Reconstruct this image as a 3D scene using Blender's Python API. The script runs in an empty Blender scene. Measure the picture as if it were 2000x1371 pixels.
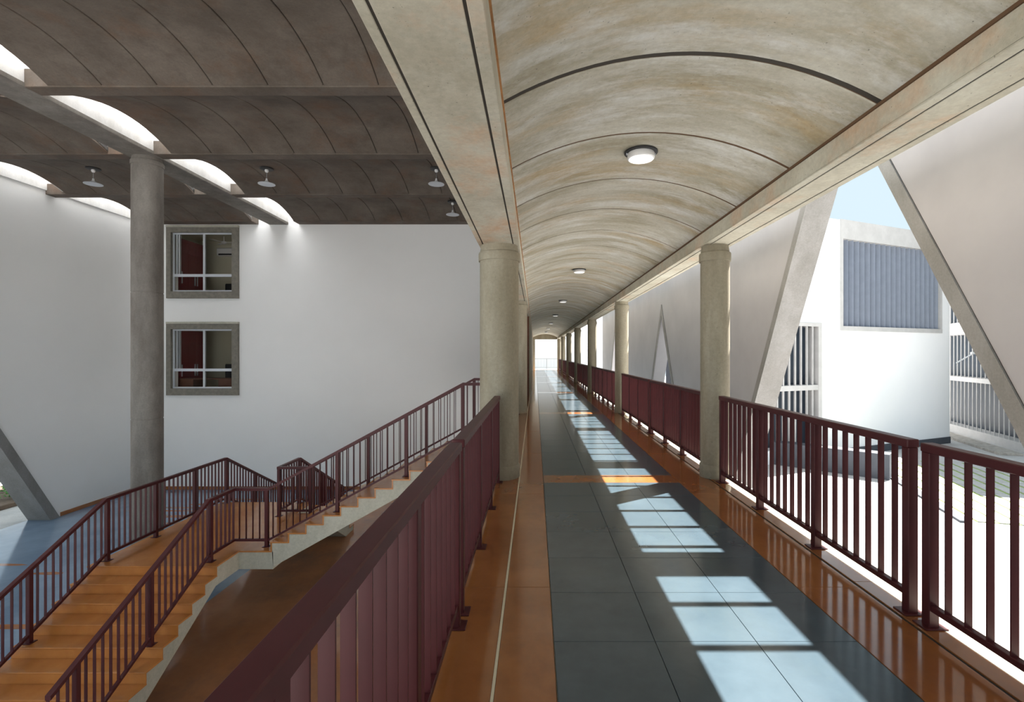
import bpy, math, random
from math import sin, cos, pi, sqrt, atan2, ceil, floor as fl
random.seed(7)
S = bpy.context.scene
COL = S.collection

# ------------------------------------------------------------------ camera, light, exposure
EYE = 1.56
cd = bpy.data.cameras.new('camera'); cam = bpy.data.objects.new('camera', cd); COL.objects.link(cam)
cam.location = (0, 0, EYE); cam.rotation_euler = (pi/2, 0, 0)
cd.sensor_fit = 'HORIZONTAL'; cd.sensor_width = 36; cd.lens = 18.0          # 1000 px focal length on 2000 px
cd.shift_x = -45/2000; cd.shift_y = 4.5/2000; cd.clip_start = .05; cd.clip_end = 600
S.camera = cam
W = bpy.data.worlds.new('sky'); S.world = W; W.use_nodes = True
bg = W.node_tree.nodes['Background']; bg.inputs[0].default_value = (.74, .90, 1.0, 1); bg.inputs[1].default_value = .37
SA, SB = .60, .42                       # shadow run towards -X and -Y for one metre of height
sd = bpy.data.lights.new('sun', 'SUN'); sun = bpy.data.objects.new('sun', sd); COL.objects.link(sun)
sd.energy = 11.0; sd.angle = math.radians(.35); sd.color = (1, .965, .92)
import mathutils
sun.rotation_euler = mathutils.Vector((SA, SB, 1)).to_track_quat('Z', 'Y').to_euler()
sun.location = (12, 9, 25)
vs = S.view_settings; vs.view_transform = 'Standard'; vs.look = 'None'; vs.exposure = 1.45; vs.gamma = 1; vs.use_curve_mapping = False

# ------------------------------------------------------------------ materials
MATS = {}
def nodes(name):
    m = bpy.data.materials.new(name); m.use_nodes = True
    nt = m.node_tree; return m, nt, nt.nodes['Principled BSDF']
def noise(nt, scale, detail=4, rough=.6, stretch=None):
    g = nt.nodes.new('ShaderNodeNewGeometry'); n = nt.nodes.new('ShaderNodeTexNoise')
    mp = nt.nodes.new('ShaderNodeMapping'); mp.inputs['Scale'].default_value = stretch or (1, 1, 1)
    nt.links.new(g.outputs['Position'], mp.inputs['Vector']); nt.links.new(mp.outputs[0], n.inputs['Vector'])
    n.inputs['Scale'].default_value = scale; n.inputs['Detail'].default_value = detail; n.inputs['Roughness'].default_value = rough
    return n.outputs['Fac']
def ramp(nt, fac, lo, hi, c0=(0,0,0,1), c1=(1,1,1,1)):
    r = nt.nodes.new('ShaderNodeValToRGB'); e = r.color_ramp.elements
    e[0].position = lo; e[1].position = hi; e[0].color = c0; e[1].color = c1
    nt.links.new(fac, r.inputs[0]); return r.outputs[0]
def mix(nt, fac, a, b, mode='MIX'):
    m = nt.nodes.new('ShaderNodeMix'); m.data_type = 'RGBA'; m.blend_type = mode
    for s, v in ((m.inputs['Factor'], fac), (m.inputs[6], a), (m.inputs[7], b)):
        if isinstance(v, (int, float)): s.default_value = v
        elif isinstance(v, tuple): s.default_value = v if len(v) == 4 else v + (1,)
        else: nt.links.new(v, s)
    return m.outputs[2]
def bump(nt, p, fac, strength=.2, dist=.01):
    b = nt.nodes.new('ShaderNodeBump'); b.inputs['Strength'].default_value = strength; b.inputs['Distance'].default_value = dist
    nt.links.new(fac, b.inputs['Height']); nt.links.new(b.outputs[0], p.inputs['Normal'])
def plain(name, c, rough=.5, metal=0, var=.0, scale=6, spec=.5):
    m, nt, p = nodes(name); p.inputs['Roughness'].default_value = rough; p.inputs['Metallic'].default_value = metal
    p.inputs['Specular IOR Level'].default_value = spec
    if var:
        f = noise(nt, scale); d = tuple(x*(1-var) for x in c); l = tuple(min(1, x*(1+var)) for x in c)
        nt.links.new(ramp(nt, f, .3, .7, d+(1,), l+(1,)), p.inputs['Base Color'])
    else: p.inputs['Base Color'].default_value = c+(1,)
    MATS[name] = m; return m
def mulv(nt, sock, k):
    q = nt.nodes.new('ShaderNodeMath'); q.operation = 'MULTIPLY'; q.inputs[1].default_value = k; nt.links.new(sock, q.inputs[0]); return q.outputs[0]
def concrete(name, dark, light, stain, stain_amt=.5, scale=1.5, rough=.75, stretch=(1,1,1), bmp=.15, pits=True, blot=None):
    m, nt, p = nodes(name); p.inputs['Roughness'].default_value = rough; p.inputs['Specular IOR Level'].default_value = .35
    a = ramp(nt, noise(nt, scale, 8, .68, stretch), .32, .68, dark+(1,), light+(1,))
    s = ramp(nt, noise(nt, scale*.55, 6, .7, tuple(x*1.3 for x in stretch)), .50, .72)
    k = nt.nodes.new('ShaderNodeMath'); k.operation = 'MULTIPLY'; k.inputs[1].default_value = stain_amt
    nt.links.new(s, k.inputs[0])
    c = mix(nt, k.outputs[0], a, stain)
    if blot:
        bq = ramp(nt, noise(nt, scale*1.7, 7, .72, tuple(x*.8 for x in stretch)), .50, .66); c = mix(nt, mulv(nt, bq, blot[1]), c, blot[0])
    fine = noise(nt, 28, 5, .7)
    c = mix(nt, .35, c, ramp(nt, fine, .25, .75, (.35,.35,.35,1), (.75,.75,.75,1)), 'OVERLAY')
    if pits:
        pt = ramp(nt, noise(nt, 60, 2, .5), .24, .30, (.45,.45,.45,1), (1,1,1,1)); c = mix(nt, 1.0, c, pt, 'MULTIPLY')
    nt.links.new(c, p.inputs['Base Color']); bump(nt, p, fine, bmp, .01)
    MATS[name] = m; return m
concrete('vault', (.31,.275,.19), (.56,.545,.475), (.44,.30,.13), .65, 1.3, .8, (.55,1.9,1.4), .08, True, ((.68,.69,.67), .6))
concrete('beam', (.38,.35,.27), (.58,.55,.45), (.56,.33,.19), .9, 1.5, .8, (1,.8,1), .12, True, ((.60,.60,.52), .4))
concrete('column', (.235,.205,.145), (.38,.345,.265), (.26,.21,.13), .5, 2.2, .75, (1,1,.22), .12)
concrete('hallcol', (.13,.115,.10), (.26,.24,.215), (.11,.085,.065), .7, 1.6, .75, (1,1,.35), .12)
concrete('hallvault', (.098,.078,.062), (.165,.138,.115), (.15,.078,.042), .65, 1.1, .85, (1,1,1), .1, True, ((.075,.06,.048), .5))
concrete('strut', (.185,.18,.17), (.27,.265,.26), (.20,.19,.175), .4, 1.4, .8, (1,1,.5))
concrete('cream', (.38,.365,.30), (.50,.485,.41), (.34,.31,.23), .4, 2.2, .8, (1,1,.6), .06, False)
concrete('skywell', (.62,.61,.59), (.80,.79,.77), (.50,.44,.36), .35, 2.2, .8, (1,1,.4), .08)
concrete('paving', (.42,.41,.40), (.52,.51,.50), (.45,.41,.37), .4, 2.0, .85)
plain('joint', (.045,.038,.03), .9); plain('joint_rust', (.12,.065,.032), .9); plain('rust', (.40,.19,.07), .9, 0, .35, 7)
def wallmat(name, a, b, rough=.75):
    m, nt, p = nodes(name); p.inputs['Roughness'].default_value = rough; p.inputs['Specular IOR Level'].default_value = .3
    nt.links.new(ramp(nt, noise(nt, .5, 5, .6), .3, .7, a+(1,), b+(1,)), p.inputs['Base Color'])
    bump(nt, p, noise(nt, 9, 6, .6), .05, .01); MATS[name] = m
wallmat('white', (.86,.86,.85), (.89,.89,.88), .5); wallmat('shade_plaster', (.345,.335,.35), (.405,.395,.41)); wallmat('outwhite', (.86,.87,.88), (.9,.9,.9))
def floormat(name, a, b, c, rough, scale=1.2, coat=.0, spec=.5):
    m, nt, p = nodes(name); p.inputs['Specular IOR Level'].default_value = spec
    x = ramp(nt, noise(nt, scale, 8, .65), .3, .7, a+(1,), b+(1,))
    s = ramp(nt, noise(nt, scale*.6, 6, .7, (1.3,.8,1)), .5, .75)
    x = mix(nt, s, x, c)
    nt.links.new(x, p.inputs['Base Color'])
    p.inputs['Roughness'].default_value = rough
    p.inputs['Coat Weight'].default_value = coat; p.inputs['Coat Roughness'].default_value = .08
    MATS[name] = m
floormat('slate', (.040,.062,.078), (.066,.095,.115), (.056,.08,.09), .17, 1.6)
floormat('ochre', (.25,.085,.026), (.37,.145,.045), (.21,.075,.032), .11, 1.3, .2)
floormat('step', (.42,.15,.035), (.54,.22,.06), (.40,.14,.035), .22, 1.7, .1)
floormat('hallfloor', (.12,.19,.29), (.21,.30,.41), (.10,.16,.25), .13, .5, .2)
floormat('hallbrown', (.31,.125,.055), (.47,.20,.085), (.20,.11,.075), .12, .7, .2)
plain('maroon', (.074,.0145,.0165), .42, 0, .12, 5, .3); plain('strip', (.70,.62,.45), .4); plain('alu', (.62,.65,.70), .35, .3)
plain('black', (.02,.02,.022), .5); plain('grey', (.35,.36,.38), .5); plain('whiteplastic', (.8,.8,.8), .35)
plain('concframe', (.20,.185,.155), .8, 0, .2, 9); plain('louver', (.21,.24,.30), .55, 0, .06, 3); plain('outgrey', (.50,.49,.48), .8, 0, .08, 2)
plain('redcab', (.20,.012,.016), .4); plain('roomwall', (.62,.58,.44), .8); plain('wood', (.16,.06,.03), .5, 0, .2, 8)
plain('leaf', (.06,.22,.03), .6, 0, .5, 9); plain('soil', (.12,.085,.06), .9, 0, .3, 5); plain('grass', (.26,.36,.10), .9, 0, .4, 12)
plain('brick', (.42,.20,.15), .85, 0, .2, 6); plain('stone', (.40,.37,.33), .9, 0, .3, 4); plain('plinth', (.06,.067,.08), .8, 0, .1, 3)
plain('darkglass', (.025,.035,.05), .35, 0, 0, 1, .25)
m, nt, p = nodes('glass'); MATS['glass'] = m
p.inputs['Base Color'].default_value = (.01,.012,.012,1); p.inputs['Roughness'].default_value = .0; p.inputs['Alpha'].default_value = .12
p.inputs['Specular IOR Level'].default_value = .5
m, nt, p = nodes('skylight'); MATS['skylight'] = m  # for the slot covers added to soften and spread the sun
tl = nt.nodes.new('ShaderNodeBsdfTranslucent'); tl.inputs[0].default_value = (.93,.94,.96,1)
nt.links.new(tl.outputs[0], nt.nodes['Material Output'].inputs['Surface'])
def emit(name, c, s):
    m, nt, p = nodes(name); p.inputs['Base Color'].default_value = c+(1,); p.inputs['Emission Color'].default_value = c+(1,); p.inputs['Emission Strength'].default_value = s; MATS[name] = m
emit('lamp', (1,.98,.95), .30); emit('room_fill', (1,.93,.8), 5)  # the warm one is light added inside the offices

# ------------------------------------------------------------------ builders
ROOT = {}
def base_of(par):
    while par is not None and par.parent is not None: par = par.parent
    return tuple(ROOT.get(par.name, (0,0,0))) if par else (0,0,0)
def link(o, par):
    COL.objects.link(o)
    if par is not None: o.parent = par
    return o
def tag(o, label=None, cat=None, group=None, kind=None):
    for k, v in (('label', label), ('category', cat), ('group', group), ('kind', kind)):
        if v: o[k] = v
    return o
def thing(name, label, cat, loc=(0,0,0), group=None, kind=None):
    o = bpy.data.objects.new(name, None); o.location = loc; o.empty_display_size = .2; COL.objects.link(o); ROOT[o.name] = tuple(loc)
    return tag(o, label, cat, group, kind)
class MB:
    def __init__(s): s.v = []; s.f = []
    def add(s, v, f):
        n = len(s.v); s.v += [tuple(x) for x in v]; s.f += [tuple(i+n for i in q) for q in f]; return s
    def box(s, x0, x1, y0, y1, z0, z1):
        x0, x1 = sorted((x0, x1)); y0, y1 = sorted((y0, y1)); z0, z1 = sorted((z0, z1))
        return s.add([(x0,y0,z0),(x1,y0,z0),(x1,y1,z0),(x0,y1,z0),(x0,y0,z1),(x1,y0,z1),(x1,y1,z1),(x0,y1,z1)],
            [(0,3,2,1),(4,5,6,7),(0,1,5,4),(1,2,6,5),(2,3,7,6),(3,0,4,7)])
    def cbox(s, x0, x1, y0, y1, z0, z1, b=.005):       # chamfered on all edges
        xs = (x0, x0+b, x1-b, x1); ys = (y0, y0+b, y1-b, y1); zs = (z0, z0+b, z1-b, z1)
        import itertools
        pts = []
        for i, j, k in itertools.product((0,1), repeat=3):
            X = (xs[0], xs[3])[i]; Xi = (xs[1], xs[2])[i]; Y = (ys[0], ys[3])[j]; Yi = (ys[1], ys[2])[j]; Z = (zs[0], zs[3])[k]; Zi = (zs[1], zs[2])[k]
            pts += [(X,Yi,Zi),(Xi,Y,Zi),(Xi,Yi,Z)]
        c = lambda i,j,k,a: (i*4+j*2+k)*3+a
        f = []
        for a in range(3):
            for v in (0,1):
                q = []
                for (u, w) in ((0,0),(1,0),(1,1),(0,1)):
                    ijk = [0,0,0]; ijk[a] = v; ijk[(a+1)%3] = u; ijk[(a+2)%3] = w; q.append(c(*ijk, a))
                f.append(tuple(q if v else q[::-1]))
        for a in range(3):
            b1, b2 = (a+1)%3, (a+2)%3
            for u in (0,1):
                for w in (0,1):
                    p0 = [0,0,0]; p0[b1] = u; p0[b2] = w; p1 = list(p0); p1[a] = 1
                    f.append((c(*p0,b1), c(*p1,b1), c(*p1,b2), c(*p0,b2)))
        for i, j, k in itertools.product((0,1), repeat=3): f.append((c(i,j,k,0), c(i,j,k,1), c(i,j,k,2)))
        return s.add(pts, f)
    def prism(s, poly, axis, a0, a1):                   # 2D polygon extruded along an axis
        def P(u, w, t): return {'x': (t,u,w), 'y': (u,t,w), 'z': (u,w,t)}[axis]
        n = len(poly); v = [P(u,w,a0) for u,w in poly]+[P(u,w,a1) for u,w in poly]
        return s.add(v, [tuple(range(n))[::-1], tuple(range(n,2*n))]+[(i,(i+1)%n,n+(i+1)%n,n+i) for i in range(n)])
    def lathe(s, cx, cy, prof, n=40):
        v = []; f = []
        for r, z in prof:
            for i in range(n): a = 2*pi*i/n; v.append((cx+r*cos(a), cy+r*sin(a), z))
        for j in range(len(prof)-1):
            for i in range(n): f.append((j*n+i, j*n+(i+1)%n, (j+1)*n+(i+1)%n, (j+1)*n+i))
        f.append(tuple(range(n))[::-1]); f.append(tuple(range((len(prof)-1)*n, len(prof)*n)))
        return s.add(v, f)
    def build(s, name, mat, par=None, smooth=False, loc=None):
        b = base_of(par); me = bpy.data.meshes.new(name)
        me.from_pydata([(x-b[0], y-b[1], z-b[2]) for x,y,z in s.v], [], s.f); me.validate()
        import bmesh
        bm = bmesh.new(); bm.from_mesh(me); bmesh.ops.recalc_face_normals(bm, faces=bm.faces); bm.to_mesh(me); bm.free()
        me.materials.append(MATS[mat])
        if smooth:
            for q in me.polygons: q.use_smooth = True
            try: me.set_sharp_from_angle(angle=math.radians(35))
            except Exception: pass
        return link(bpy.data.objects.new(name, me), par)
def inst(src, name, par, loc, rz=0):                     # a copy that shares mesh data; loc in world
    b = base_of(par); o = bpy.data.objects.new(name, src); o.location = (loc[0]-b[0], loc[1]-b[1], loc[2]-b[2]); o.rotation_euler.z = rz
    return link(o, par)
def mesh_of(mb, name, mat, smooth=False):
    o = mb.build(name, mat, None, smooth); me = o.data; bpy.data.objects.remove(o); return me

# ------------------------------------------------------------------ key dimensions
XL, XR = -.453, 2.284              # column lines of the walkway
BL = (-.706, -.20); BR = (2.115, 2.485); SOF = 2.918
SPR, APX = 3.09, 3.391             # vault spring and crown
Y0, Y1 = -4.0, 49.0
COLY = [6.5+7*k for k in range(7)]
FLR = -3.41; LND = -1.86; RIS, TRD = .155, .30
YB = 18.68; XW = -14.49; HCE = 6.28

# ------------------------------------------------------------------ walkway floor
wf = thing('floor', 'glossy walkway floor with slate centre tiles and orange borders', None, (0,0,0), kind='structure')
MB().box(-.70, 2.50, Y0, Y1, -.35, -.014).build('slab', 'cream', wf)
def tile_mesh(w, l): return mesh_of(MB().cbox(0, w, 0, l, -.0138, 0, .001), 'tile', 'slate')
g = .003; TW = (1.745-.103)/3; TL = .568
full = tile_mesh(TW-g, TL-g)
for k in range(-1, 7):
    band0 = 6.18+7*k; prev = band0-6.63
    y = band0
    while y > prev+.02:
        l = min(TL, y-prev)
        if y-l > Y0-.5:
            me = full if abs(l-TL) < 1e-6 else tile_mesh(TW-g, l-g)
            for c in range(3):
                if y < Y1: inst(me, 'tile', wf, (.103+c*TW+g/2, y-l+g/2, 0))
        y -= l
    if Y0 < band0 < Y1: MB().cbox(.103, 1.745, band0+.002, band0+.368, -.0138, 0, .0025).build('border_tile', 'ochre', wf)
def strip(x0, x1, L, off, mat='ochre', z1=0, name='border_tile'):
    cuts = [Y0]+[Y0+off+L*i for i in range(60) if Y0+off+L*i < Y1-.1]+[Y1]
    for y, e in zip(cuts[:-1], cuts[1:]): MB().cbox(x0, x1, y+.0015, e-.0015, -.0138, z1, .002).build(name, mat, wf)
strip(-.70, -.203, 2.272, .6); strip(-.187, .099, 2.272, .6); strip(1.749, 2.160, 2.272, .6); strip(2.182, 2.30, 3.5, .5); strip(2.302, 2.50, 3.5, .5, 'cream', .0, 'kerb_stone')
MB().box(-.202, -.188, Y0, Y1, -.0138, .001).build('dividing_strip', 'strip', wf)
MB().box(2.161, 2.181, Y0, Y1, -.0138, -.008).build('groove', 'joint', wf)

# ------------------------------------------------------------------ walkway vault
wc = thing('ceiling', 'curved concrete barrel vault of ring panels above the walkway', None, (0,0,3.3), kind='structure')
def arc(xa, xb, zs, rise, n=20, off=0):
    w = (xb-xa)/2; R = (w*w+rise*rise)/(2*rise); cx = (xa+xb)/2; cz = zs+rise-R; t = math.asin(w/R); R2 = R+off
    return [(cx+R2*sin(-t+2*t*i/n), cz+R2*cos(-t+2*t*i/n)) for i in range(n+1)]
def shell_y(y0, y1, xa, xb, zs, rise, th, c, n=20):      # barrel running along Y, lower edges chamfered
    lo = arc(xa, xb, zs, rise, n); ch = arc(xa, xb, zs, rise, n, c); hi = arc(xa, xb, zs, rise, n, th)
    v = []; m = n+1
    for prof, yy in ((hi,y0),(ch,y0),(lo,y0+c),(lo,y1-c),(ch,y1),(hi,y1)): v += [(x,yy,z) for x,z in prof]
    f = []
    for r in range(6):
        q = (r+1) % 6
        f += [(r*m+i, r*m+i+1, q*m+i+1, q*m+i) for i in range(n)]
    f += [tuple(r*m for r in range(6)), tuple(r*m+n for r in range(6))]
    return MB().add(v, f)
RP = 1.115
ring = mesh_of(shell_y(.020, RP-.020, BR[0]-2.31, BR[0], SPR, .301, .07, .006), 'vault_panel', 'vault', True)
ringw = mesh_of(shell_y(.020, RP-.034, BR[0]-2.31, BR[0], SPR, .301, .07, .006), 'vault_panel', 'vault', True)
k0 = -9
for k in range(k0, 38):
    y = 6.49+k*RP
    if y+RP > Y1+.3: break
    inst(ringw if k == -4 else ring, 'vault_panel', wc, (0, y, 0))
shell_y(Y0-.2, Y1, BR[0]-2.31, BR[0], SPR+.010, .301, .10, .002).build('joint_backing', 'joint_rust', wc, True)
shell_y(3.112, 3.155, BR[0]-2.31, BR[0], SPR+.006, .301, .04, .002).build('joint_filler', 'joint', wc, True)
MB().box(-.70, 2.50, Y0, Y1, 3.58, 3.70).build('roof_slab', 'beam', wc)
MB().box(-.205, -.190, Y0, Y1, SPR-.016, SPR+.006).build('spring_joint', 'rust', wc); MB().box(2.104, 2.118, Y0, Y1, SPR-.014, SPR+.006).build('spring_joint', 'joint_rust', wc)
MB().box(2.49, 2.90, Y0, Y1, 3.42, 4.60).build('parapet', 'beam', wc)

def walk_beam(x0, x1, g0, g1, top, label):
    b = thing('concrete_beam', label, 'beam', ((x0+x1)/2, Y0, SOF))
    MB().box(x0, x1, Y0, Y1, SOF+.014, top).build('beam_body', 'beam', b)
    for q in (g0, g1): MB().box(q-.009, q+.009, Y0, Y1, SOF+.006, SOF+.0145).build('groove', 'joint', b)
    for a, c in ((x0, g0-.008), (g1+.008, x1)): MB().cbox(a, c, Y0, Y1, SOF, SOF+.0142, .003).build('soffit_edge', 'beam', b)
    ys = [Y0]+COLY+[Y1]
    for a, c in zip(ys[:-1], ys[1:]):
        lo = a+(.22 if a > Y0 else 0); hi = c-(.22 if c < Y1 else 0)
        if hi-lo > .5: MB().cbox(g0+.007, g1-.007, lo, hi, SOF, SOF+.0142, .003).build('soffit_panel', 'beam', b)
    for c in COLY:
        MB().cbox(g0+.007, g1-.007, c-.21, c+.21, SOF, SOF+.0142, .003).build('bearing_pad', 'beam', b)
    return b
walk_beam(BL[0], BL[1], -.649, -.274, 3.58, 'stained concrete beam over the thick columns on the stair side')
walk_beam(BR[0], BR[1], 2.19, 2.418, 3.58, 'concrete edge beam over the slim columns on the courtyard side')

def column(name, x, y, r, z0, z1, label, mat, joints, group=None, collar=None):
    t = thing(name, label, 'column', (x, y, z0), group)
    prof = [(r, z0)]
    for j in sorted(joints): prof += [(r, j-.018), (r-.008, j-.008), (r-.010, j), (r-.008, j+.008), (r, j+.018)]
    zt = z1-.085
    prof += [(r, zt-.012), (r-.010, zt), (r-.003, zt+.012), (r-.014, z1-.02), (r-.014, z1)]
    MB().lathe(x, y, prof, 48).build('shaft', mat, t, True)
    MB().lathe(x, y, [(r+.014, z1-.20), (r+.016, z1-.19), (r+.016, z1-.105), (r+.012, z1-.095)], 48).build('capital_band', mat, t, True)
    if collar is not None: MB().lathe(x, y, [(r+.010, collar), (r+.012, collar+.005), (r+.012, collar+.15), (r+.004, collar+.165)], 48).build('base_band', mat, t, True)
    return t
for k, y in enumerate(COLY):
    column('concrete_column', XR, y, .178, 0, SOF, 'slim round concrete column standing on the courtyard side of the walkway', 'column', (), 'slim columns along the courtyard railing', 0)
for k, y in enumerate(COLY[:2]):
    column('concrete_column', XL, y, .246, 0, SOF, ('thick round concrete column where the stair side railing ends', 'thick round concrete column beyond the head of the stairs')[k], 'column', (), None, 0)
for (x, r, lab) in ((XL, .25, 'round concrete pier under the walkway slab on the stair side'), (XR, .2, 'round concrete pier under the walkway slab on the courtyard side')):
    for y in COLY[:2]:
        t = thing('concrete_pier', lab, 'column', (x, y, FLR), 'piers under the walkway')
        MB().lathe(x, y, [(r, FLR), (r, FLR+.3), (r-.01, FLR+.31), (r, FLR+.32), (r, -.5), (r+.03, -.45), (r+.03, -.35)], 32).build('shaft', 'column', t, True)

# ------------------------------------------------------------------ walkway lamps
for k in range(7):
    y = 4.64+6.5*k; x = .96; zc = APX-.006
    t = thing('ceiling_lamp', 'round white surface lamp on the crown of the walkway vault', 'lamp', (x, y, zc), 'round lamps along the walkway vault')
    MB().lathe(x, y, [(.150, zc), (.150, zc-.012), (.12, zc-.014)], 32).build('mounting_plate', 'black', t, True)
    MB().lathe(x, y, [(.118, zc-.014), (.122, zc-.02), (.122, zc-.060), (.112, zc-.066)], 32).build('housing', 'whiteplastic', t, True)
    MB().lathe(x, y, [(.110, zc-.064), (.110, zc-.070), (.09, zc-.075), (.02, zc-.078)], 32).build('diffuser', 'lamp', t, True)
    for s in (-1, 1): MB().box(x+s*.128-.006, x+s*.128+.006, y-.006, y+.006, zc-.03, zc-.012).build('screw', 'alu', t)

# ------------------------------------------------------------------ straight railing panels
PW = .06; RT = 1.045
post_m = mesh_of(MB().cbox(-PW/2, PW/2, -PW/2, PW/2, .0, RT-.05, .004), 'post', 'maroon')
plate_m = mesh_of(MB().cbox(-.065, .065, -.055, .055, 0, .008, .002), 'base_plate', 'maroon')
bal_m = mesh_of(MB().box(-.019, .019, -.004, .004, .13, RT-.05), 'baluster', 'maroon')
def panel(x, ya, yb, label, group=None):
    t = thing('railing_panel', label, 'railing', (x, ya, 0), group)
    MB().cbox(x-.037, x+.037, ya-.03, yb+.03, RT-.05, RT, .005).build('top_rail', 'maroon', t)
    MB().cbox(x-.02, x+.02, ya, yb, .095, .13, .003).build('bottom_rail', 'maroon', t)
    n = max(1, round((yb-ya)/1.03)); st = (yb-ya)/n
    for i in range(n+1):
        y = ya+i*st; p = inst(post_m, 'post', t, (x, y, 0)); inst(plate_m, 'base_plate', t, (x, y, 0))
        if i < n:
            for j in range(1, 8): inst(bal_m, 'baluster', t, (x, y+st*j/8, 0))
    return t
RX = 2.262
for k, c in enumerate(COLY):
    lab = 'maroon flat bar railing panel in the long row between slim columns on the courtyard side'
    panel(RX, c-3.41, c-.32, 'maroon railing panel ending at the slim column opposite the thick stair side column' if k == 0 else lab, 'courtyard side railing panels')
    panel(RX, c-6.66, c-3.57, 'maroon railing panel overlooking the paved courtyard, next to the panel ending at a column' if k == 0 else lab, 'courtyard side railing panels')
panel(XL-.005, 3.09, 6.18, 'maroon steel railing panel butting against the thick column beside the stairs')
panel(XL-.005, -.16, 2.93, 'maroon steel railing panel overlooking the stair flight, next to the panel at the column')
panel(XL-.005, 6.86, 8.80, 'short maroon railing panel between thick column and stair head')
panel(XL-.005, 11.05, 13.12, 'short maroon railing panel past the stair head')

# ------------------------------------------------------------------ trellis over the courtyard edge (throws the barred sun patches)
TZ = 4.5; dY = SB*TZ
tr = thing('trellis', 'concrete sunshade trellis along the courtyard edge of the walkway roof', 'trellis', (2.9, 0, TZ))
MB().box(4.30, 4.98, Y0, Y1, TZ-.05, TZ+.20).build('edge_beam', 'beam', tr)
cross = mesh_of(MB().box(2.905, 4.295, -.21, .21, TZ, TZ+.06), 'cross_beam', 'beam')
slat = mesh_of(MB().box(2.905, 4.295, -.022, .022, TZ, TZ+.05), 'slat', 'beam')
for k in range(-2, 13): inst(cross, 'cross_beam', tr, (0, 3.81+3.36*k+dY, 0))
for k in range(-10, 85):
    y = 2.72+.4725*k
    if min(abs(y-3.81-3.36*j) for j in range(-2, 14)) > .26 and y+dY < 44: inst(slat, 'slat', tr, (0, y+dY, 0))

# ------------------------------------------------------------------ far end and stair side wall of the walkway
ew = thing('wall_far', 'concrete end arch closing the walkway vault', None, (0,Y1,0), kind='structure')
a = arc(BR[0]-2.31, BR[0], SPR, .301, 16)
MB().prism([(-.2, SOF-.03), (2.115, SOF-.03)]+a[::-1], 'y', Y1-.25, Y1).build('arch_infill', 'column', ew)
MB().box(-.2, .0, Y1-.25, Y1, 0, SOF-.03).build('jamb', 'cream', ew)
sw = MB().box(-.706, -.20, YB+1.5, Y1, .0, SOF-.002).build('wall_left', 'column'); tag(sw, 'beige concrete wall along the far stretch of the walkway', kind='structure')
dr = thing('door_1', 'dark door recess beside the second thick column', None, (-.5, 17.2, 0), kind='structure')
MB().box(-.62, -.56, 16.2, YB-.01, .0, SOF-.01).build('door_leaf', 'black', dr)
MB().cbox(-.62, -.22, YB+.002, YB+.12, 0, SOF-.01, .004).build('door_jamb', 'wood', dr)
MB().box(-.70, -.20, YB+.13, YB+1.49, 0, SOF-.002).build('side_panel', 'column', dr)
t = thing('railing_panel', 'thin grey steel railing closing the bright far end of the walkway', 'railing', (1, Y1+1.6, 0))
yy = Y1+1.6
MB().box(-.6, 2.9, yy-.02, yy+.02, 1.0, 1.05).build('top_rail', 'grey', t); MB().box(-.6, 2.9, yy-.015, yy+.015, .14, .18).build('bottom_rail', 'grey', t)
bm_ = mesh_of(MB().box(-.008, .008, -.008, .008, .16, 1.0), 'baluster', 'grey'); pm_ = mesh_of(MB().box(-.03, .03, -.03, .03, 0, 1.0), 'post', 'grey')
for i in range(3): inst(pm_, 'post', t, (-.55+1.7*i, yy, 0))
for i in range(28): inst(bm_, 'baluster', t, (-.5+.12*i, yy, 0))
tag(MB().box(-3, 6, Y1, Y1+2.4, -.35, 0).build('terrace', 'paving'), 'pale terrace slab beyond the far railing', kind='structure')
tag(MB().box(-9, 14, Y1+6, Y1+6.4, FLR, 9).build('wall_outer', 'outwhite'), 'white wall closing the view at the end of the walkway', kind='structure')

# ------------------------------------------------------------------ hall shell
hf = thing('floor', 'polished grey blue and orange brown floor of the hall below', None, (-8, 8, FLR), kind='structure')
MB().box(XW-.6, -6.55, 4, YB, FLR-.2, FLR).build('blue_floor', 'hallfloor', hf)
MB().box(-6.55, 2.6, 4, YB, FLR-.2, FLR).build('brown_floor', 'hallbrown', hf)
for i in range(26):
    x = random.uniform(-14, -7.6); y = random.uniform(6, 17.5); w = random.uniform(.35, 1.3); d = random.uniform(.08, .22)
    n = 10; pts = [(x+w*cos(2*pi*j/n)*random.uniform(.7,1)+.3*d*sin(3*j), y+d*sin(2*pi*j/n)*random.uniform(.6,1)) for j in range(n)]
    MB().prism(pts, 'z', FLR, FLR+.0012).build('orange_patch', 'ochre', hf)
# back wall with two window holes
def px(x, y, Y): return ((x-1045)*Y/1000, EYE+(690-y)*Y/1000)
win = []
for (yt, yb, it, ib, tr_) in ((445,583,454.6,569.6,537.7), (632.7,771.8,643,758.5,722.5)):
    x0, z1 = px(328, yt, YB); x1, z0 = px(467.5, yb, YB); i0, j1 = px(336.8, it, YB); i1, j0 = px(455.5, ib, YB)
    win.append((x0, x1, z0, z1, i0, i1, j0, j1, px(397.5, tr_, YB)))
bw = thing('wall_back', 'tall white plastered wall with two stacked square windows', None, (-8, YB, FLR), kind='structure')
u, d = win[0], win[1]; TH = .3
mb = MB().box(XW-.6, u[4], YB, YB+TH, FLR, 7.34).box(u[5], -.70, YB, YB+TH, FLR, 7.34)
mb.box(u[4], u[5], YB, YB+TH, u[7], 7.34).box(u[4], u[5], YB, YB+TH, d[7], u[6]).box(u[4], u[5], YB, YB+TH, FLR, d[6]).build('plaster', 'white', bw)
tag(MB().cbox(XW+.03, -.8, YB-.018, YB, FLR, FLR+.12, .004).build('baseboard_back', 'ochre'), kind='structure')
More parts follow.
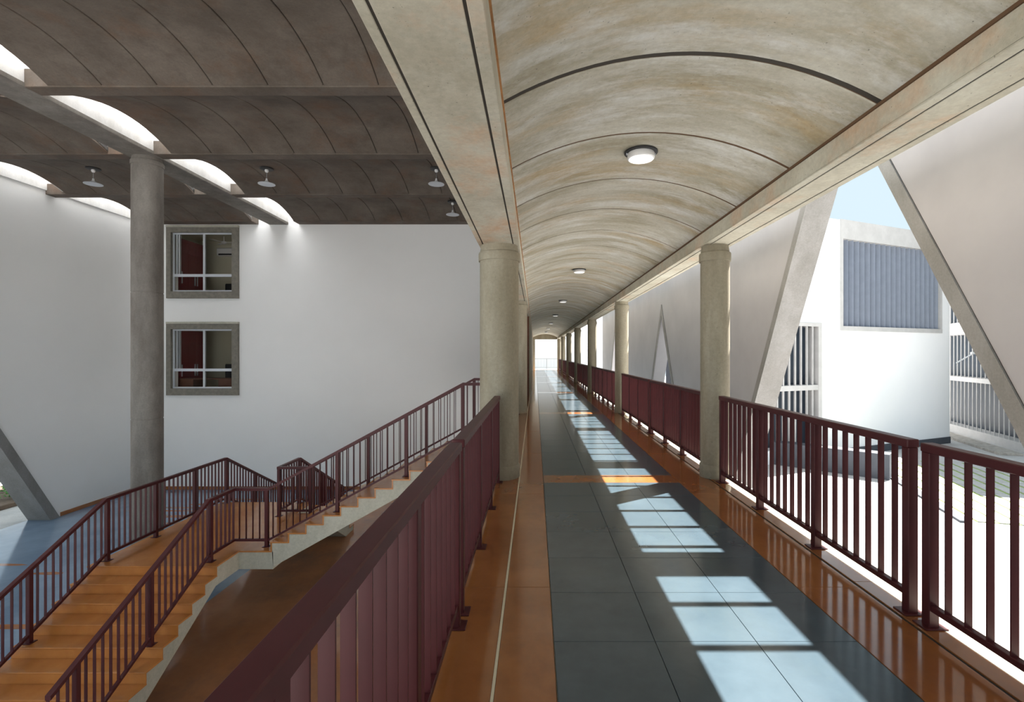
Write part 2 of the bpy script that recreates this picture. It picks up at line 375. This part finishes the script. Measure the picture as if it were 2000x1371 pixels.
for n, w in enumerate(win):
    t = thing('window_%d' % (n+1), ('upper square window with concrete surround close under the hall ceiling', 'lower square window with concrete surround in the white wall')[n], None, ((w[0]+w[1])/2, YB, w[2]), kind='structure')
    x0, x1, z0, z1, i0, i1, j0, j1, (mx, mz) = w; ya, yb = YB-.10, YB+.02
    MB().box(x0, i0, ya, yb, z0, z1).box(i1, x1, ya, yb, z0, z1).box(i0, i1, ya, yb, z0, j0).box(i0, i1, ya, yb, j1, z1).build('surround', 'concframe', t)
    MB().cbox(x0, x1+.01, YB-.12, YB, z1, z1+.07, .004).build('drip_ledge', 'cream', t)
    f = .055; y2, y3 = YB+.03, YB+.09
    MB().box(i0, i0+f, y2, y3, j0, j1).box(i1-f, i1, y2, y3, j0, j1).box(i0+f, i1-f, y2, y3, j0, j0+f).box(i0+f, i1-f, y2, y3, j1-f, j1).build('window_frame', 'alu', t)
    MB().box(i0+f+.05, i0+f+.09, y3-.03, y3+.05, mz, j1-f).build('sash', 'alu', t); MB().box(i0+f+.13, i0+f+.17, y3-.03, y3+.05, mz, j1-f).build('sash', 'alu', t)
    MB().box(mx-.035, mx+.035, y2-.005, y3, j0+f, j1-f).build('mullion', 'alu', t); MB().box(i0+f, i1-f, y2-.008, y3, mz-.05, mz+.05).build('transom', 'alu', t)
    for (a, b) in ((i0+f, mx-.035), (mx+.035, i1-f)):
        for (c, e) in ((j0+f, mz-.05), (mz+.05, j1-f)): MB().box(a, b, y3-.03, y3-.024, c, e).build('pane', 'glass', t)
    # room behind
    zf = z0-.35; zc = z1+(.10, .02)[n]; R0, R1 = YB+TH, YB+2.7; nm = ('upper', 'lower')[n]; XA = -14.05
    tag(MB().box(XA, -8.5, R0, R1, zf-.07, zf).build('floor_room', 'stone'), 'office floor behind the %s window' % nm, kind='structure')
    tag(MB().box(XA, -8.5, R0, R1, zc, zc+.07).build('ceiling_room', 'roomwall'), 'office ceiling behind the %s window' % nm, kind='structure')
    tag(MB().box(XA-.1, -8.4, R1, R1+.1, zf, zc).build('wall_rear', 'roomwall'), 'cream rear office wall behind the %s window' % nm, kind='structure')
    tag(MB().box(XA-.1, XA, R0, R1, zf, zc).build('wall_side', 'roomwall'), 'cream office side wall behind the %s window' % nm, kind='structure')
    tag(MB().box(-8.5, -8.4, R0, R1, zf, zc).build('wall_side', 'roomwall'), 'cream office end wall behind the %s window' % nm, kind='structure')
    fx0, fx1 = XA+.01, -13.37; wy0, wy1 = 19.30, 20.62; ht = (4.35 if n == 0 else 4.35-3.48)+EYE-zf
    ht = min(ht, zc-zf-.08)
    wd = thing('wardrobe', ('dark red wardrobe with steel handles seen through the upper window', 'dark red wardrobe seen through the lower window')[n], 'wardrobe', (fx1, wy0, zf))
    MB().box(fx0, fx1-.02, wy0, wy1, zf+.01, zf+ht).build('carcass', 'redcab', wd)
    for i in range(3):
        a = wy0+(wy1-wy0)*i/3; b = wy0+(wy1-wy0)*(i+1)/3
        dd = MB().cbox(fx1-.02, fx1, a+.004, b-.004, zf+.05, zf+ht-.55, .003).build('door', 'redcab', wd); MB().cbox(fx1-.02, fx1, a+.004, b-.004, zf+ht-.53, zf+ht-.01, .003).build('upper_door', 'redcab', wd)
        hy = b-.07 if i == 1 else a+.07
        MB().box(fx1, fx1+.035, hy-.012, hy+.012, zf+1.0, zf+1.45).build('handle', 'alu', dd)
    MB().box(fx1-.3, fx1+.10, wy1, wy1+.05, zf+.01, zf+ht).build('side_panel', 'black', wd)
    lp = thing('added_room_light', 'unseen light added to brighten the office behind the %s window' % nm, 'lamp', (-10.2, R0+.6, zc))  # added out of view to light the office, no known fitting
    MB().lathe(-10.2, R0+.6, [(.16, zc-.001), (.16, zc-.05), (.1, zc-.07)], 20).build('diffuser', 'room_fill', lp)
    if n == 0:
        ac = thing('air_conditioner', 'white split air conditioner on the office wall behind the upper window', 'appliance', (i1, R1-.2, j1-.8))
        ax = -12.62; MB().cbox(ax-.55, ax+.6, R1-.24, R1, j1-.36, j1-.04, .04).build('body', 'whiteplastic', ac); MB().box(ax-.45, ax+.5, R1-.25, R1-.23, j1-.34, j1-.28).build('outlet', 'black', ac)
        cf = thing('ceiling_fan', 'pale ceiling fan in the office behind the upper window', 'fan', (mx+.9, R0+1.6, zc))
        fx, fy = mx-.35, R0+1.5
        MB().lathe(fx, fy, [(.02, zc), (.02, zc-.2), (.09, zc-.21), (.10, zc-.26), (.06, zc-.30)], 16).build('motor', 'whiteplastic', cf, True)
        for i in range(3):
            an = 2*pi*i/3+.3; ca, sa = cos(an), sin(an)
            pts = [(fx+ca*r-sa*w, fy+sa*r+ca*w) for r, w in ((.1,-.04),(.62,-.065),(.62,.065),(.1,.04))]
            MB().prism(pts, 'z', zc-.25, zc-.238).build('blade', 'whiteplastic', cf)
    ch = thing('office_chair', ('black office chair back seen in the upper window', 'black office chair seen in the lower window')[n], 'chair', (i1-.35, R0+1.3, zf))
    hx, hy = i1-1.2, R0+1.4; s = zf+(1.15 if n == 0 else 1.45)
    MB().cbox(hx-.28, hx+.28, hy-.28, hy+.24, zf+.42, zf+.52, .03).build('seat', 'black', ch); MB().cbox(hx-.26, hx+.26, hy+.2, hy+.28, zf+.58, s, .03).build('backrest', 'black', ch)
    MB().box(hx-.03, hx+.03, hy+.2, hy+.25, zf+.45, zf+.6).build('back_bracket', 'black', ch); MB().box(hx-.03, hx+.03, hy-.03, hy+.03, zf+.05, zf+.42).build('gas_lift', 'black', ch)
    for i in range(5):
        an = 2*pi*i/5; MB().prism([(hx+.03*sin(an), hy-.03*cos(an)), (hx+.3*cos(an), hy+.3*sin(an)), (hx-.03*sin(an), hy+.03*cos(an))], 'z', zf+.01, zf+.06).build('foot', 'black', ch)
    if n == 1:
        dk = thing('desk', 'dark wooden desk behind the lower window', 'desk', (mx+.4, R0+.6, zf))
        MB().cbox(-13.3, i1-.3, R0+.1, R0+.75, zf+.90, zf+.94, .004).build('desk_top', 'wood', dk)
        for (a, b) in ((-13.28, -12.75), (i1-.8, i1-.32)): MB().box(a, b, R0+.12, R0+.73, zf, zf+.90).build('pedestal', 'wood', dk)

# side wall with the A-shaped opening
def lwall(): 
    z0, z1 = FLR, 7.34; s = 1.7
    def hole(yr, za): w = (za-z0)/s; return [(yr-2*w, z0), (yr-w, za), (yr, z0)]
    pts = [(6, z0)]+hole(15.3, 2.6)+[(YB, z0), (YB, z1), (3, z1)]
    return MB().prism(pts, 'x', XW-.6, XW)
wl = thing('wall_left', 'white hall wall with slanted concrete edged openings', None, (XW, 8, FLR), kind='structure'); lwall().build('plaster', 'white', wl)
MB().prism([(15.25, FLR), (15.55, FLR), (15.55-(2.6-FLR)/1.7, 2.6), (15.25-(2.6-FLR)/1.7, 2.6)], 'x', XW-.62, XW+.06).build('slanted_strut', 'strut', wl)['label'] = 'slanted grey concrete strut at the foot of the wall'
tag(MB().cbox(XW, XW+.018, 15.62, YB-.02, FLR, FLR+.12, .004).build('baseboard_left', 'ochre'), kind='structure')
# unseen wall added above the walkway to keep sun out of the hall
BY_0 = 2.9
tag(MB().box(-.80, -.70, BY_0, YB, 3.58, 6.75).build('wall_sun_block', 'white'), 'unseen white wall added between walkway roof and hall roof to block sun', kind='structure')

# ------------------------------------------------------------------ hall roof
hc = thing('ceiling', 'dark concrete hall ceiling of shallow cross vaults', None, (-8, 8, HCE), kind='structure')
BY = [12.25+3.06*k for k in range(-3, 3)]; BWD = .32
XE = [(-8.61, -.80), (-13.90, -10.08)]
for y in BY[:-1]:
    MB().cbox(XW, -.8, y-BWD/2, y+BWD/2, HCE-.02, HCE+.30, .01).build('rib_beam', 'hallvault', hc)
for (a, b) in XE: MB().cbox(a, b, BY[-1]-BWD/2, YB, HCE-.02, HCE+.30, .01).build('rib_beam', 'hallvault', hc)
def shell_x(w, ya, yb, zs, rise, th, c, n=14):
    lo = arc(ya, yb, zs, rise, n); ch = arc(ya, yb, zs, rise, n, c); hi = arc(ya, yb, zs, rise, n, th); v = []; m = n+1
    for prof, xx in ((hi,0),(ch,0),(lo,c),(lo,w-c),(ch,w),(hi,w)): v += [(xx,yy,z) for yy,z in prof]
    f = []
    for r in range(6): q = (r+1) % 6; f += [(r*m+i, r*m+i+1, q*m+i+1, q*m+i) for i in range(n)]
    f += [tuple(r*m for r in range(6)), tuple(r*m+n for r in range(6))]
    return MB().add(v, f)
SPN = 3.06-BWD
for (xa, xb) in XE:
    n = round((xb-xa)/.92); w = (xb-xa)/n
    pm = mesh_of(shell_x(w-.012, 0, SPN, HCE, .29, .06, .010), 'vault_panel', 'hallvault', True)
    bk = mesh_of(shell_x(xb-xa, 0, SPN, HCE+.04, .29, .10, .002), 'vault_backing', 'joint', True)
    for y in BY[:-1]:
        for i in range(n): inst(pm, 'vault_panel', hc, (xa+i*w+.006, y+BWD/2, 0))
        inst(bk, 'vault_backing', hc, (xa, y+BWD/2, 0))
for x in (-8.61, -10.16, -13.98):  # curbs added and raised to stop direct sun entering the slots
    for y in BY[:-1]:
        lo = arc(y+BWD/2, y+3.06-BWD/2, HCE, .29, 14, .05)
        MB().prism([(y-BWD/2, HCE+.29)]+[(lo[0][0]-.004, HCE+.29)]+lo+[(lo[-1][0]+.004, HCE+.29), (y+3.06-BWD/2, 7.35), (y-BWD/2, 7.35)], 'x', x, x+.08).build('added_sun_curb', 'skywell', hc)
    MB().box(x, x+.08, BY[-1]-BWD/2, YB, HCE+.29, 7.35).build('added_sun_curb', 'skywell', hc)
for (a, b) in ((-10.16, -8.53), (XW-.02, -13.90)):  # translucent covers added to diffuse the sun and brighten the hall
    for y in BY[:-1]: MB().box(a, b, y, (y+3.055 if y < 15 else YB+.3), 7.35, 7.362).build('added_sun_diffuser', 'skylight', hc)
MB().box(-10.16, -8.53, BY[0]-.03, BY[0], HCE, 7.36).box(XW, -13.9, BY[0]-.03, BY[0], HCE, 7.36).build('skylight_end', 'skywell', hc)
hb = thing('concrete_beam', 'long concrete beam between skylight slots above the tall hall column', 'beam', (-9.35, 8, HCE))
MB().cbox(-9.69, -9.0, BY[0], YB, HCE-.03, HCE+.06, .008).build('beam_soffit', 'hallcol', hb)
MB().box(-9.68, -9.01, BY[0], YB, HCE+.06, HCE+.47).build('beam_web', 'skywell', hb)
for y in BY[1:-1]: 
    for (a, b) in ((-9.01, -8.61), (-10.08, -9.68)): MB().box(a, b, y-.16, y+.16, HCE+.30, HCE+.47).build('cross_curb', 'skywell', hb)
MB().box(XW, XW+.05, BY[0], YB, HCE+.1, HCE+.47).build('wall_curb', 'skywell', hc)
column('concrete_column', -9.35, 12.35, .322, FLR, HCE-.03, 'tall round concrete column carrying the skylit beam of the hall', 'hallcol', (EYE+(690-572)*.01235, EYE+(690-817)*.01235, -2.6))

# hall pendants
def pendant(x, y):
    zt = HCE+.285; t = thing('pendant_lamp', 'flat disc pendant lamp under the dark hall ceiling', 'lamp', (x, y, zt), 'disc pendants under the hall ceiling')
    MB().lathe(x, y, [(.17, zt), (.17, zt-.03), (.12, zt-.04)], 24).build('ceiling_plate', 'black', t, True)
    MB().lathe(x, y, [(.045, zt-.04), (.05, zt-.08), (.03, zt-.11)], 16).build('socket', 'whiteplastic', t, True)
    MB().lathe(x, y, [(.006, zt-.11), (.006, zt-.30)], 8).build('rod', 'grey', t)
    MB().lathe(x, y, [(.022, zt-.28), (.03, zt-.33), (.055, zt-.37)], 16).build('neck', 'whiteplastic', t, True)
    MB().lathe(x, y, [(.06, zt-.365), (.09, zt-.385), (.215, zt-.425), (.215, zt-.435), (.09, zt-.41), (.05, zt-.40)], 28).build('shade', 'alu', t, True)
for (x, y) in ((-11.95, 13.85), (-7.26, 13.85), (-2.67, 13.85), (-2.72, 16.9)): pendant(x, y)

# ------------------------------------------------------------------ staircase
SX0, SX1 = -7.20, -5.12; YN = 8.25; YF = 11.75; UY0, UY1 = 8.86, 10.95; UX0 = -4.56
st = thing('staircase', 'orange tiled concrete staircase with landing rising from the hall to the walkway', 'staircase', (-5, 9, FLR))
WST = .36
def flight(n, name, horiz0, sgn, axis, a0, a1, ztop):
    """n risers going down from ztop at coordinate horiz0 in direction sgn along the given axis"""
    up = [(horiz0, ztop-.02)]
    for k in range(1, n): up += [(horiz0+sgn*TRD*(k-1), ztop-RIS*k-.02), (horiz0+sgn*TRD*k, ztop-RIS*k-.02)]
    e = horiz0+sgn*TRD*(n-1); zf = ztop-RIS*n
    up += [(e, zf)]
    prof = up+[(e-sgn*.55, zf), (horiz0+sgn*.02, ztop-.30-.02), (horiz0, ztop-.32)] if name == 'g' else up+[(e-sgn*.02, zf-.28), (horiz0, ztop-.32)]
    perp = {'y': 'x', 'x': 'y'}[axis]
    MB().prism(prof, perp, a0+.012, a1-.012).build('flight_body', 'cream', st)
    for k in range(n):
        hx = horiz0+sgn*TRD*k; z = ztop-RIS*k          # riser k below level z
        r = (hx, hx+sgn*.018)
        zz = (z-RIS+.0, z-.022)
        if axis == 'y': MB().cbox(a0, a1, min(r), max(r), *zz, .002).build('riser', 'step', st)
        else: MB().cbox(min(r), max(r), a0, a1, *zz, .002).build('riser', 'step', st)
        if k >= 1:
            q = (hx-sgn*TRD+sgn*.0, hx+sgn*.028)
            if axis == 'y': MB().cbox(a0-.004, a1+.004, min(q), max(q), z-.022, z, .004).build('tread', 'step', st)
            else: MB().cbox(min(q), max(q), a0-.004, a1+.004, z-.022, z, .004).build('tread', 'step', st)
flight(10, 'g', YN, -1, 'y', SX0, SX1, LND); flight(10, 'g', YF, 1, 'y', SX0, SX1, LND)
UXT = UX0+TRD*11
flight(12, 'u', UXT, -1, 'x', UY0, UY1, 0)
MB().box(SX0+.012, SX1-.012, YN+.0, YF, LND-.32, LND-.022).box(SX1-.012, UX0+.02, UY0+.012, UY1-.012, LND-.32, LND-.022).build('landing_slab', 'cream', st)
MB().cbox(SX0-.004, SX1+.004, YN-.028, YF+.028, LND-.022, LND, .004).build('landing_tread', 'step', st); MB().box(SX1+.004, UX0+.0, UY0-.004, UY1+.004, LND-.022, LND).build('landing_tread', 'step', st)
MB().box(UXT, -.70, UY0+.012, UY1-.012, -.34, -.014).build('head_slab', 'cream', st); MB().cbox(UXT-.028, -.702, UY0-.004, UY1+.004, -.0138, 0, .004).build('head_tread', 'step', st)

def lvl(x, y):                                          # walking level below a railing post
    if x < SX1+.02:
        if y < YN: return max(FLR, LND-RIS*ceil((YN-y)/TRD-1e-6))
        if y > YF: return max(FLR, LND-RIS*ceil((y-YF)/TRD-1e-6))
        return LND
    if x < UX0: return LND
    if x > UXT: return 0
    return LND+RIS*(fl((x-UX0)/TRD+1e-6)+1)
RH = 1.04
sbal = mesh_of(MB().box(-.018, .018, -.004, .004, .135, RH-.05), 'baluster', 'maroon')
splate = mesh_of(MB().cbox(-.06, .06, -.06, .06, 0, .008, .002), 'base_plate', 'maroon')
def sweep(pts, w, z0, z1):
    v = []; n = len(pts)
    for i, (x, y, z) in enumerate(pts):
        ns = []
        for a, b in ((i-1, i), (i, i+1)):
            if a >= 0 and b < n:
                dx, dy = pts[b][0]-pts[a][0], pts[b][1]-pts[a][1]; L = sqrt(dx*dx+dy*dy); ns.append((-dy/L, dx/L))
        nx = sum(q[0] for q in ns)/len(ns); ny = sum(q[1] for q in ns)/len(ns); k = 1/(nx*nx+ny*ny)
        nx *= k*w/2; ny *= k*w/2
        v += [(x+nx,y+ny,z+z0),(x-nx,y-ny,z+z0),(x-nx,y-ny,z+z1),(x+nx,y+ny,z+z1)]
    f = [(0,1,2,3), tuple(4*(n-1)+q for q in (3,2,1,0))]
    for i in range(n-1): f += [(4*i+q, 4*i+(q+1)%4, 4*i+4+(q+1)%4, 4*i+4+q) for q in range(4)]
    return MB().add(v, f)
def stair_rail(pts, label, posts):
    t = thing('stair_railing', label, 'railing', pts[0])
    sweep(pts, .065, RH-.05, RH).build('top_rail', 'maroon', t); sweep(pts, .042, .095, .135).build('bottom_rail', 'maroon', t)
    seg = []; L = 0
    for a, b in zip(pts[:-1], pts[1:]):
        d = sqrt((b[0]-a[0])**2+(b[1]-a[1])**2); seg.append((L, L+d, a, b)); L += d
    def at(s):
        for l0, l1, a, b in seg:
            if s <= l1+1e-9: q = (s-l0)/(l1-l0); return tuple(a[i]+(b[i]-a[i])*q for i in range(3))
        return seg[-1][3]
    for s in posts:
        x, y, z = at(min(s, L)); zb = min(lvl(x, y), z)
        MB().cbox(x-.03, x+.03, y-.03, y+.03, zb, z+RH-.02, .004).build('post', 'maroon', t); inst(splate, 'base_plate', t, (x, y, zb))
    n = int(L/.118)
    for i in range(n+1):
        s = i*L/n
        if min(abs(s-q) for q in posts) > .045:
            rz = next((pi/2 if abs(b[0]-a[0]) > abs(b[1]-a[1]) else 0 for l0, l1, a, b in seg if s <= l1+1e-9), 0)
            inst(sbal, 'baluster', t, at(s), rz)
    return t
xr, xl = -5.33, -7.06; NF = FLR+.1
def ny_(y, f=YN): return LND-RIS/TRD*(f-y)
yb = YN-TRD*9+.05
def spaced(breaks, step=1.15):
    out = []
    for a, b in zip(breaks[:-1], breaks[1:]):
        n = max(1, round((b-a)/step)); out += [a+(b-a)*i/n for i in range(n)]
    return out+[breaks[-1]]
ye = YF+TRD*9-.05
L1 = 8.42-yb; L2 = YF-.05-8.42; L3 = ye-(YF-.05)
stair_rail([(xl, yb, ny_(yb)), (xl, 8.42, LND), (xl, YF-.05, LND), (xl, ye, LND-RIS/TRD*(ye-YF))], 'maroon stair railing along the open hall side, peaking at the landing', spaced([.25, L1+.03, L1+L2, L1+L2+L3-.2]))
UYn, UYf = 9.07, 10.76
A1 = 8.36-yb; A2 = UYn-8.36; A3 = (UX0-.16)-xr; A4 = (UXT-.02)-(UX0-.16); A5 = -.72-(UXT-.02)
ps = [.35+.0, 1.5, A1+.05, A1+A2+A3-.03]; q = A1+A2+A3; ps += [q+1.22*i for i in range(1, 3)]+[q+A4, q+A4+A5-.05]
stair_rail([(xr, yb, ny_(yb)), (xr, 8.36, LND), (xr, UYn, LND), (UX0-.16, UYn, LND), (UXT-.02, UYn, 0), (-.72, UYn, 0)], 'maroon stair railing turning from the lower flight up the flight to the walkway', ps)
B1 = ye-(YF-.05); B2 = YF-.05-UYf; B3 = (UX0-.16)-(-5.38); B4 = A4; B5 = A5
ps = spaced([.2, B1, B1+B2])+[B1+B2+B3]; q = B1+B2+B3; ps += [q+1.22*i for i in range(1, 3)]+[q+B4, q+B4+B5-.05]
stair_rail([(-5.38, ye, LND-RIS/TRD*(ye-YF)), (-5.38, YF-.05, LND), (-5.38, UYf, LND), (UX0-.16, UYf, LND), (UXT-.02, UYf, 0), (-.72, UYf, 0)], 'maroon railing on the far side of the upper flight, turning down the rear flight', ps)

# ------------------------------------------------------------------ courtyard side: slanted walls
XT = 6.0; WT = 5.85; HS = 1.75
def wy(h): return 11.3+(3.34-h)/1.75
def ey(h): return 8.955+(h-3.27)/1.66
h0, h1 = FLR-EYE, WT-EYE
near = [(-8, FLR), (ey(h0), FLR), (ey(h1), WT), (-8, WT)]
def Ahole(ya, ha): w = (ha-h0)/HS; return [(ya-w, FLR), (ya, EYE+ha), (ya+w, FLR)]
far = [(wy(h0), FLR)]+Ahole(24.3, 1.82)+Ahole(38.3, 1.82)+[(45.6, FLR), (45.6, WT), (wy(h1), WT)]
wn = thing('wall_right', 'pale plastered courtyard wall ending in a slanted concrete edge', None, (XT, 0, FLR), kind='structure')
wr = thing('wall_right', 'long pale courtyard wall with narrow triangular openings', None, (XT, 30, FLR), kind='structure')
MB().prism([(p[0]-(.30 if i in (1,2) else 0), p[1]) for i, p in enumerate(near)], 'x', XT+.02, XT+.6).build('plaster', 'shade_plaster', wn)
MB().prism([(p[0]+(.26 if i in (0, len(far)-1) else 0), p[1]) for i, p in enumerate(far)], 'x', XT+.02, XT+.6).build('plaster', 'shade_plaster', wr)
def leg(t, yb, yt, wid, za, gap):
    MB().prism([(yb, FLR), (yb+wid, FLR), (yt+wid, za), (yt, za)], 'x', XT, XT+.6).build('slanted_strut', 'strut', t)
    g0 = yb+wid if gap > 0 else yb-.02; g1 = yt+wid if gap > 0 else yt-.02
    MB().prism([(g0, FLR), (g0+.02, FLR), (g1+.02, za), (g1, za)], 'x', XT+.03, XT+.5).build('shadow_gap', 'joint', t)
leg(wn, ey(h0)-.28, ey(h1)-.28, .28, WT, -1)
leg(wr, wy(h0), wy(h1), .24, WT, 1)
for ya in (24.3, 38.3):
    w = (1.82-h0)/HS
    for s in (-1, 1):
        MB().prism([(ya+s*w, FLR), (ya+s*(w+.28), FLR), (ya+s*.0, EYE+1.82+.28*HS), (ya, EYE+1.82)], 'x', XT-.02, XT+.03).build('edge_strip', 'strut', wr)

# courtyard ground and paving
tag(MB().box(2.6, 90, -40, 110, FLR-.3, FLR-.002).build('ground_courtyard', 'paving'), 'sunlit pale courtyard ground', kind='structure')
tag(MB().box(-80, XW-.6, -40, 110, FLR-.3, FLR-.012).build('ground_outside', 'paving'), 'pale ground outside the hall opening', kind='structure')
tag(MB().box(XW-.6, 2.6, -40, 4, FLR-.3, FLR-.012).build('ground_front', 'paving'), 'pale ground in front of the hall', kind='structure')
dx, dy = .3/sqrt(1.09), 1/sqrt(1.09)
lawn = thing('paved_lawn', 'rows of pale paving strips with grass joints in the courtyard', 'paving', (17, 20, FLR))
def quadstrip(o, l, w, z0, z1, start=0):               # strip along (dx,dy), o = offset to the right
    px_, py_ = 13.6+o*dy, 17.0-o*dx
    a = [(px_+dx*start, py_+dy*start), (px_+dy*w+dx*start, py_-dx*w+dy*start)]
    b = [(px_+dy*w+dx*(start+l), py_-dx*w+dy*(start+l)), (px_+dx*(start+l), py_+dy*(start+l))]
    return MB().prism(a+b, 'z', z0, z1)
quadstrip(0, 9.5, 8.6, FLR-.002, FLR+.015, -2).build('grass', 'grass', lawn)['kind'] = 'stuff'
for i in range(16):
    for j in range(5): quadstrip(i*.53+.02, 1.84, .40, FLR+.0, FLR+.035, -2+1.9*j).build('paver', 'paving', lawn)
quadstrip(-.5, 9.9, .3, FLR-.002, FLR+.06, -2.2).build('kerb', 'plinth', lawn)
for i in range(2): quadstrip(8.7+i*.5, 9.5, .46, FLR-.002, FLR+.03, -2).build('brick_band', 'brick', lawn)

# ------------------------------------------------------------------ white building with louvres
al = math.atan(1/2.255); ux, uy = cos(al), sin(al)      # facade runs along (ux,uy)
CX, CY = 23.0, 28.4
bl = thing('building', 'bright white block with a large grey louvred opening below its parapet', 'building', (CX, CY, FLR))
def fac(s0, s1, d0, d1, z0, z1):                        # s: distance from the right corner to the left, d: depth outwards
    P = lambda s, d: (CX-ux*s+uy*d, CY-uy*s-ux*d)
    return MB().prism([P(s0,d0), P(s1,d0), P(s1,d1), P(s0,d1)], 'z', z0, z1)
def s_at(pxx): 
    k = (pxx-1045)/1000; t = (CX-k*CY)/(2.255-k); return t/uy
sl, sr = s_at(1641), s_at(1838); zt = EYE+6.45; zl0, zl1 = EYE+1.32, EYE+5.55
sw0, sw1 = s_at(1600), s_at(1600)+3.4
zw1, zw0, zwm = EYE+1.25, FLR+.6, EYE-1.6
D = -7
fac(0, sr, 0, D, FLR, zt).build('wall', 'outwhite', bl); fac(sr, sl, 0, D, FLR, zl0-.22).build('wall', 'outwhite', bl)
fac(sr, sl, -.5, D, zl0-.22, zt).build('recess_wall', 'louver', bl)
fac(sl, sw0, 0, D, FLR, zt).build('wall', 'outwhite', bl)
fac(sw0, sw1, 0, D, zw1, zt).build('wall', 'outwhite', bl); fac(sw0, sw1, 0, D, FLR, zw0).build('wall', 'outwhite', bl); fac(sw0, sw1, -.6, D, zw0, zw1).build('glazing', 'darkglass', bl)
fac(sr-.02, sl+.02, .06, -.5, zl1, zt+.03).build('parapet', 'outgrey', bl)
fac(sr-.02, sl+.02, .06, -.5, zl0-.22, zl0).build('louvre_sill', 'outgrey', bl)
fac(sr-.02, sr+.16, .05, -.5, zl0, zl1).build('louvre_jamb', 'outgrey', bl); fac(sl-.16, sl+.02, .05, -.5, zl0, zl1).build('louvre_jamb', 'outgrey', bl)
for i in range(20):
    s = sr+.2+(sl-sr-.4)*i/19
    P = lambda s, d: (CX-ux*s+uy*d, CY-uy*s-ux*d)
    MB().prism([P(s-.02,-.05), P(s+.02,-.05), P(s+.19,-.36), P(s+.15,-.36)], 'z', zl0, zl1).build('louvre', 'louver', bl)
fac(sw0-.12, sw0+.12, .06, -.5, zw0, zw1+.0).build('window_jamb', 'outgrey', bl); fac(sw0-.12, sw1, .06, -.5, zw1, zw1+.18).build('window_head', 'outgrey', bl); fac(sw0, sw1, .04, -.5, zwm-.12, zwm+.12).build('floor_band', 'outgrey', bl)
for i in range(8):
    s = sw0+.42+.38*i; fac(s, s+.06, .02, -.06, zw0, zwm-.12).build('fin', 'outgrey', bl); fac(s, s+.06, .02, -.06, zwm+.12, zw1).build('fin', 'outgrey', bl)
fac(0, sw0-.2, .05, 0, FLR, FLR+.35).build('plinth', 'plinth', bl)
tag(MB().prism([(10.6,22.95),(13.85,20.0),(14.3,20.5),(11.05,23.45)], 'z', FLR, FLR+1.0).build('planter', 'plinth'), 'low dark grey planter wall in the courtyard before the white block', 'planter')
# second building, running towards the viewer
b2 = thing('building', 'classroom block with tall rows of vertical fins beyond the white block', 'building', (25, 30, FLR))
QX, QY = 27.9, 37.0
def f2(s0, s1, d0, d1, z0, z1):                          # s along (-dx,-dy) from the far end, d outwards to -X
    P = lambda s, d: (QX-dx*s-dy*d, QY-dy*s+dx*d)
    return MB().prism([P(s0,d0), P(s1,d0), P(s1,d1), P(s0,d1)], 'z', z0, z1)
f2(0, 14, -.7, -8, FLR, EYE+9).build('wall', 'darkglass', b2)
for (a, b) in ((FLR, FLR+.45), (EYE-1.72, EYE-1.45), (EYE+1.15, EYE+1.9), (EYE+4.2, EYE+4.9), (EYE+8.2, EYE+9.1)): f2(0, 14, .05, -.8, a, b).build('floor_band', 'outgrey', b2)
for i in range(31):
    s = .2+.45*i
    for (a, b) in ((FLR+.45, EYE-1.72), (EYE-1.45, EYE+1.15), (EYE+1.9, EYE+4.2)): f2(s, s+.05, 0, -.04, a, b).build('fin', 'outgrey', b2)
f2(2, 13, 1.6, .6, FLR, FLR+.12).build('gravel_bed', 'stone', b2)
def lampfit(x, y, z):
    t = thing('wall_lamp', 'small bracket lamp in front of the finned windows', 'lamp', (x, y, z))
    MB().prism([(x, z), (x-.9, z+.55), (x-.9, z+.62), (x, z+.07)], 'y', y-.03, y+.03).build('arm', 'whiteplastic', t) if False else None
    MB().prism([(x, z), (x+.9, z+.5), (x+.9, z+.56), (x, z+.06)], 'y', y-.03, y+.03).build('arm', 'whiteplastic', t)
    MB().cbox(x+.8, x+1.2, y-.08, y+.08, z+.5, z+.62, .02).build('lamp_head', 'whiteplastic', t)
lampfit(23.3, 28.3, EYE-.55)

# ------------------------------------------------------------------ plants outside the hall opening
bed = tag(MB().cbox(-19.5, -16.9, 11.5, 21, FLR-.01, FLR+.14, .02).build('planting_bed', 'soil'), 'soil bed outside the slanted hall opening', 'planting bed')
for i in range(7):
    x = -18.3 if i % 2 else -17.3; y = 15.6+i*.72+random.uniform(-.05, .05); t = thing('shrub', 'low leafy green shrub in the soil bed outside the hall', 'shrub', (x, y, FLR+.14), 'shrubs in the soil bed')
    MB().lathe(x, y, [(.02, FLR+.142), (.012, FLR+.5)], 6).build('stem', 'wood', t)
    mb = MB()
    for k in range(150):
        a = random.uniform(0, 2*pi); e = random.uniform(-.1, 1.3); r = random.uniform(.12, .42); c = (x+r*cos(a)*cos(e*.8), y+r*sin(a)*cos(e*.8), FLR+.22+abs(r*sin(e))*1.2)
        b = random.uniform(0, 2*pi); l = .10; w = .035; u = (cos(b)*l, sin(b)*l, random.uniform(-.04,.06)); v = (-sin(b)*w, cos(b)*w, random.uniform(-.02,.02))
        mb.add([c, tuple(c[q]+u[q]/2+v[q] for q in range(3)), tuple(c[q]+u[q] for q in range(3)), tuple(c[q]+u[q]/2-v[q] for q in range(3))], [(0,1,2,3)])
    mb.build('foliage', 'leaf', t)
tag(MB().box(-23.0, -22.6, 5, 26, FLR, FLR+2.2).build('wall_garden', 'stone'), 'rough stone garden wall beyond the planting bed', kind='structure')
